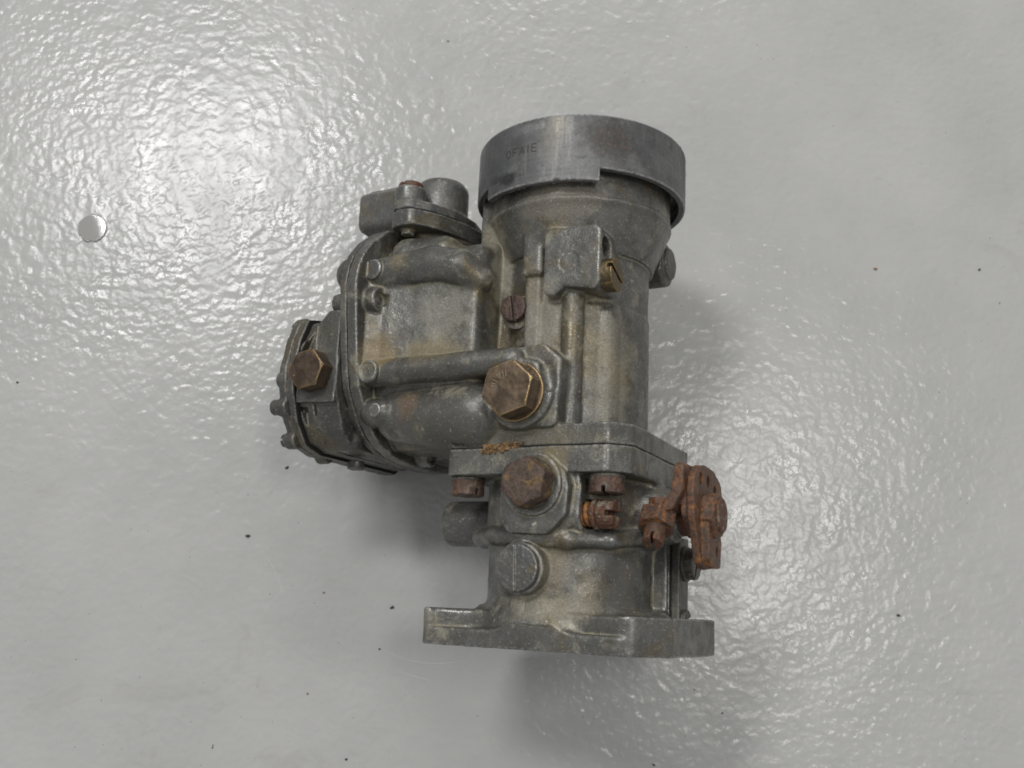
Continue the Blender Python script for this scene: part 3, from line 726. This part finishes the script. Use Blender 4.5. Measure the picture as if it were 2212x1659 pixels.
place('hexagon_nut', hexhead(3.8, 2.6, 30, .6, seed=22, wob=.15), M['rust'], (39.2, -18.6, 14.6), 'y', parent=stop)
place('stop_screw', slotted(3.6, 7.0, 1.1, 2.6, ang=80, h0=-4, seed=23), M['rust'], (38.8, -26.0, 16.5), 'down_out', parent=stop)
place('hexagon_nut', hexhead(8.6, 2.4, 14, 1.9, seed=24, wob=.15, rd=.6, h0=-3), M['rust'], (54.0, SH[0], SH[1]), 'x', parent=lever)
place('shaft_end', disc(6.0, 1.3, .5, seed=25), M['rust_grey'], (56.0, SH[0], SH[1]), 'x', parent=lever)
F = Field((36, -32, -12), (52, -9, 12), .4); F.add(cyl('x', SH, 7.2, 40, 50, .4)); F.wobble(.1, 2, 84)
link('shaft_collar', F.mesh('shaft_collar'), M['rust'], carb); del F

# adapter plate on the right side with gasket and screws
F = Field((30, -64, -26), (42, -8, 0), .4)
F.add(box((35.2, -58.5, -22), (38.2, -27, -11), .5)); F.wobble(.08, 3, 91)
plate_o = link('side_cover_plate', F.mesh('side_cover_plate'), M['cast_dark'], carb); del F
F = Field((28, -64, -28), (36.5, -6, 0), .4)
F.add(box((28.5, -60, -23), (34.6, -24, -10.5), .5)); F.wobble(.08, 3, 92)
link('side_pad', F.mesh('side_pad'), M['cast'], carb); del F
sheet('gasket', 'x', [(-27.3, -11.3), (-58.2, -11.3), (-58.2, -21.5), (-27.3, -21.5)], 34.5, 35.3, M['gasket'], carb)
place('washer', disc(6.4, 1.3, .3, seed=26), M['dull_steel'], (38.0, -36.2, -18), 'x')
place('slotted_screw', slotted(5.7, 3.4, 1.2, 1.6, ang=70, seed=27), M['dull_steel'], (39.2, -36.2, -18), 'x')
place('slotted_screw', slotted(4.0, 1.8, 1.2, 1.4, ang=20, seed=28), M['dull_steel'], (38.0, -56.5, -17), 'x')

# ================================================================== floor
m, nt, b = new_mat('glossy_grey_floor_paint')
tc = nd(nt, 'ShaderNodeTexCoord'); v = tc.outputs['Object']
peel = noise(nt, v, 330, 1.2, .4, 0); peel2 = noise(nt, v, 165, 1, .4, .4); pits = noise(nt, v, 620, 2, .5); wave = noise(nt, v, 16, 3, .5)
mask = ramp(nt, noise(nt, v, 9, 4, .55), .38, .62, .22, 1.0)
c = mix(nt, ramp(nt, noise(nt, v, 12, 5, .6), .3, .7), (0.450, 0.453, 0.442), (0.500, 0.502, 0.490))
c = mix(nt, ramp(nt, noise(nt, v, 300, 4, .7), .62, .78, 0, .25), c, (0.25, 0.25, 0.23))
c = mix(nt, ramp(nt, noise(nt, v, 34, 6, .7), .62, .80, 0, .40), c, (0.27, 0.27, 0.25))
c = mix(nt, ramp(nt, noise(nt, v, 20, 6, .75, 1.5), .56, .74, 0, .28), c, (0.33, 0.325, 0.30))
nt.links.new(c, b.inputs['Base Color'])
nt.links.new(ramp(nt, noise(nt, v, 60, 4, .6), .3, .7, .15, .27), b.inputs['Roughness'])
b.inputs['IOR'].default_value = 1.45; b.inputs['Specular IOR Level'].default_value = .34
h1 = math_(nt, 'MULTIPLY', peel, mask)
n1 = bump(nt, h1, .00056, .55); n2 = bump(nt, peel2, .0010, .36, n1); n3 = bump(nt, pits, .00012, .5, n2)
nt.links.new(n3, b.inputs['Normal'])
me = bpy.data.meshes.new('floor'); me.from_pydata([(-3, -3, 0), (3, -3, 0), (3, 3, 0), (-3, 3, 0)], [], [(0, 1, 2, 3)]); me.materials.append(m)
fl = bpy.data.objects.new('floor', me); COL.objects.link(fl); fl['kind'] = 'structure'

def scratch(pts, wd, name='scratch'):
    vs, fs = [], []
    for i, p in enumerate(pts):
        q = pts[min(i + 1, len(pts) - 1)]; o_ = pts[max(i - 1, 0)]; d = Vector((q[0] - o_[0], q[1] - o_[1], 0)).normalized(); n = Vector((-d.y, d.x, 0))
        w = wd * math.sin(math.pi * (i + .3) / len(pts)) * random.uniform(.6, 1.2)
        vs += [(p[0] + n.x * w, p[1] + n.y * w, .00003), (p[0] - n.x * w, p[1] - n.y * w, .00003)]
        if i: b_ = 2 * i; fs.append((b_ - 2, b_ - 1, b_ + 1, b_))
    me = bpy.data.meshes.new(name); me.from_pydata(vs, [], fs); me.materials.append(M['pale_scratch']); o = bpy.data.objects.new(name, me); COL.objects.link(o); o.parent = fl
def floor_at(u, v):
    d = cam.rotation_euler.to_matrix() @ Vector(((u - 1106) / 2150, -(v - 829.5) / 2150, -1.0)); return cam_pos + d * (-cam_pos.z / d.z)

m_, nt_, b_ = new_mat('pale_scratch'); b_.inputs['Base Color'].default_value = (.60, .60, .58, 1); b_.inputs['Roughness'].default_value = .4; M['pale_scratch'] = m_
for (a, q, c_, wd) in (((815, 1395), (900, 1450), (1010, 1425), .00014), ((850, 1445), (890, 1460), (960, 1478), .0001), ((560, 1180), (600, 1230), (615, 1300), .00008), ((1350, 1500), (1370, 1560), (1376, 1640), .00007)):
    P0, P1, P2 = floor_at(*a), floor_at(*q), floor_at(*c_)
    scratch([tuple(P0 * (1 - t) ** 2 + P1 * 2 * t * (1 - t) + P2 * t * t) for t in [i / 24 for i in range(25)]], wd)

# smooth round disc stuck to the floor
F = Field((-9, -9, -1), (9, 9, 2.5), .2)
F.add(cyl('z', (0, 0), 7.0, -.5, .7, .35)); F.sub(sph((2, 7.6, 0), 1.2), .5); F.sub(sph((-5.6, -4.6, 0), 1.0), .5); F.sub(sph((0, -7.6, 0), 1.2), .6); 
m, nt, b = new_mat('smooth_grey_disc'); b.inputs['Base Color'].default_value = (.34, .34, .33, 1); b.inputs['Roughness'].default_value = .03
o = link('disc', F.mesh('disc'), m); o.location = floor_at(200, 494); o['label'] = 'small flat smooth grey disc lying on the floor left of the carburetor'; o['category'] = 'disc'

# loose grit
m, nt, b = new_mat('dark_grit'); b.inputs['Base Color'].default_value = (.035, .035, .038, 1); b.inputs['Roughness'].default_value = .7; GD = m
m, nt, b = new_mat('brown_grit'); b.inputs['Base Color'].default_value = (.25, .13, .05, 1); b.inputs['Roughness'].default_value = .8; GB = m
def crumb(r, sx, seed):
    r_ = np.random.default_rng(seed); F = Field((-r * sx * 1.6 - .6, -r * 1.6 - .6, -.6), (r * sx * 1.6 + .6, r * 1.6 + .6, r * 1.8 + .6), max(.09, r * .16))
    for i in range(5):
        F.add(sph((r_.uniform(-.6, .6) * r * sx, r_.uniform(-.4, .4) * r, r * .35), r * r_.uniform(.4, .65)), r * .25)
    return F.mesh('crumb')
SPOTS = [  # u, v, radius mm, stretch, rotation, colour, label
    (968, 90, .55, 1.2, 0, GD, 'dark crumb on the floor near the top edge above the inlet cap'),
    (1890, 581, .8, 1.9, 0, GB, 'brownish oblong crumb on the floor right of the carburetor'),
    (2115, 583, .75, 1.1, 30, GD, 'black crumb near the right edge, level with the brownish oblong crumb'),
    (2159, 655, .45, 1.2, 50, GD, 'tiny black crumb closest to the right edge, upper half of the picture'),
    (847, 1312, 1.0, 1.3, 20, GD, 'black angular crumb left of the mounting flange'),
    (820, 1402, .6, 1.1, 0, GD, 'round black crumb below and left of the mounting flange'),
    (1940, 1329, .9, 1.2, 10, GD, 'black crumb alone on the floor in the lower right'),
    (700, 1280, .6, 1.1, 0, GB, 'orange crumb between the pump housing and the mounting flange'),
    (38, 826, .7, 1.8, 10, GD, 'dark crumb beside the left edge of the picture'),
    (535, 1158, 1.0, 1.6, -10, GD, 'dark smeared crumb below and left of the pump housing'),
    (620, 1010, .9, 1.3, 35, GD, 'dark crumb just under the pump housing'),
    (460, 1612, .6, 2.6, 65, GD, 'thin dark fibre-like crumb near the bottom edge, left half'),
    (748, 1640, .6, 1.1, 0, GD, 'dark crumb touching the bottom edge left of centre'),
    (1560, 1540, .55, 1.1, 0, GD, 'dark crumb on the floor below the right end of the flange'),
    (1412, 1652, .6, 2.6, -30, GD, 'dark elongated crumb at the bottom edge right of centre'),
    (664, 1499, .65, 1.6, 80, GB, 'reddish brown flake lower left of the flange'),
    (1500, 1400 + 90, .4, 1.1, 0, GD, 'tiny dark crumb just below the right end of the flange'),
]
for i, (u, vv, r, sx, ro, mt, lb) in enumerate(SPOTS):
    o = link('crumb', crumb(r * .82, sx, 100 + i), mt); o.location = floor_at(u, vv); o.rotation_euler = (0, 0, R(ro)); o['label'] = lb; o['category'] = 'crumb'; o['group'] = 'crumbs of dirt on the floor'
# fine dust grains: too many and too small to count
vs, fs = [], []
for i in range(900):
    u, vv = random.uniform(-50, 2260), random.uniform(-50, 1700); p = floor_at(u, vv); r = random.choice([.06, .08, .1, .14, .2]) * MM * random.uniform(.7, 1.3)
    b_ = len(vs); a = random.random() * 6
    for k in range(4): vs.append((p.x + r * math.cos(a + k * 1.57) * random.uniform(.7, 1.4), p.y + r * math.sin(a + k * 1.57) * random.uniform(.7, 1.4), 0.0))
    vs.append((p.x, p.y, r)); fs += [(b_ + k, b_ + (k + 1) % 4, b_ + 4) for k in range(4)]
me = bpy.data.meshes.new('dust'); me.from_pydata(vs, [], fs); me.materials.append(GD)
o = bpy.data.objects.new('dust', me); COL.objects.link(o); o['kind'] = 'stuff'; o['label'] = 'fine dark dust grains scattered over the floor'; o['category'] = 'dust'
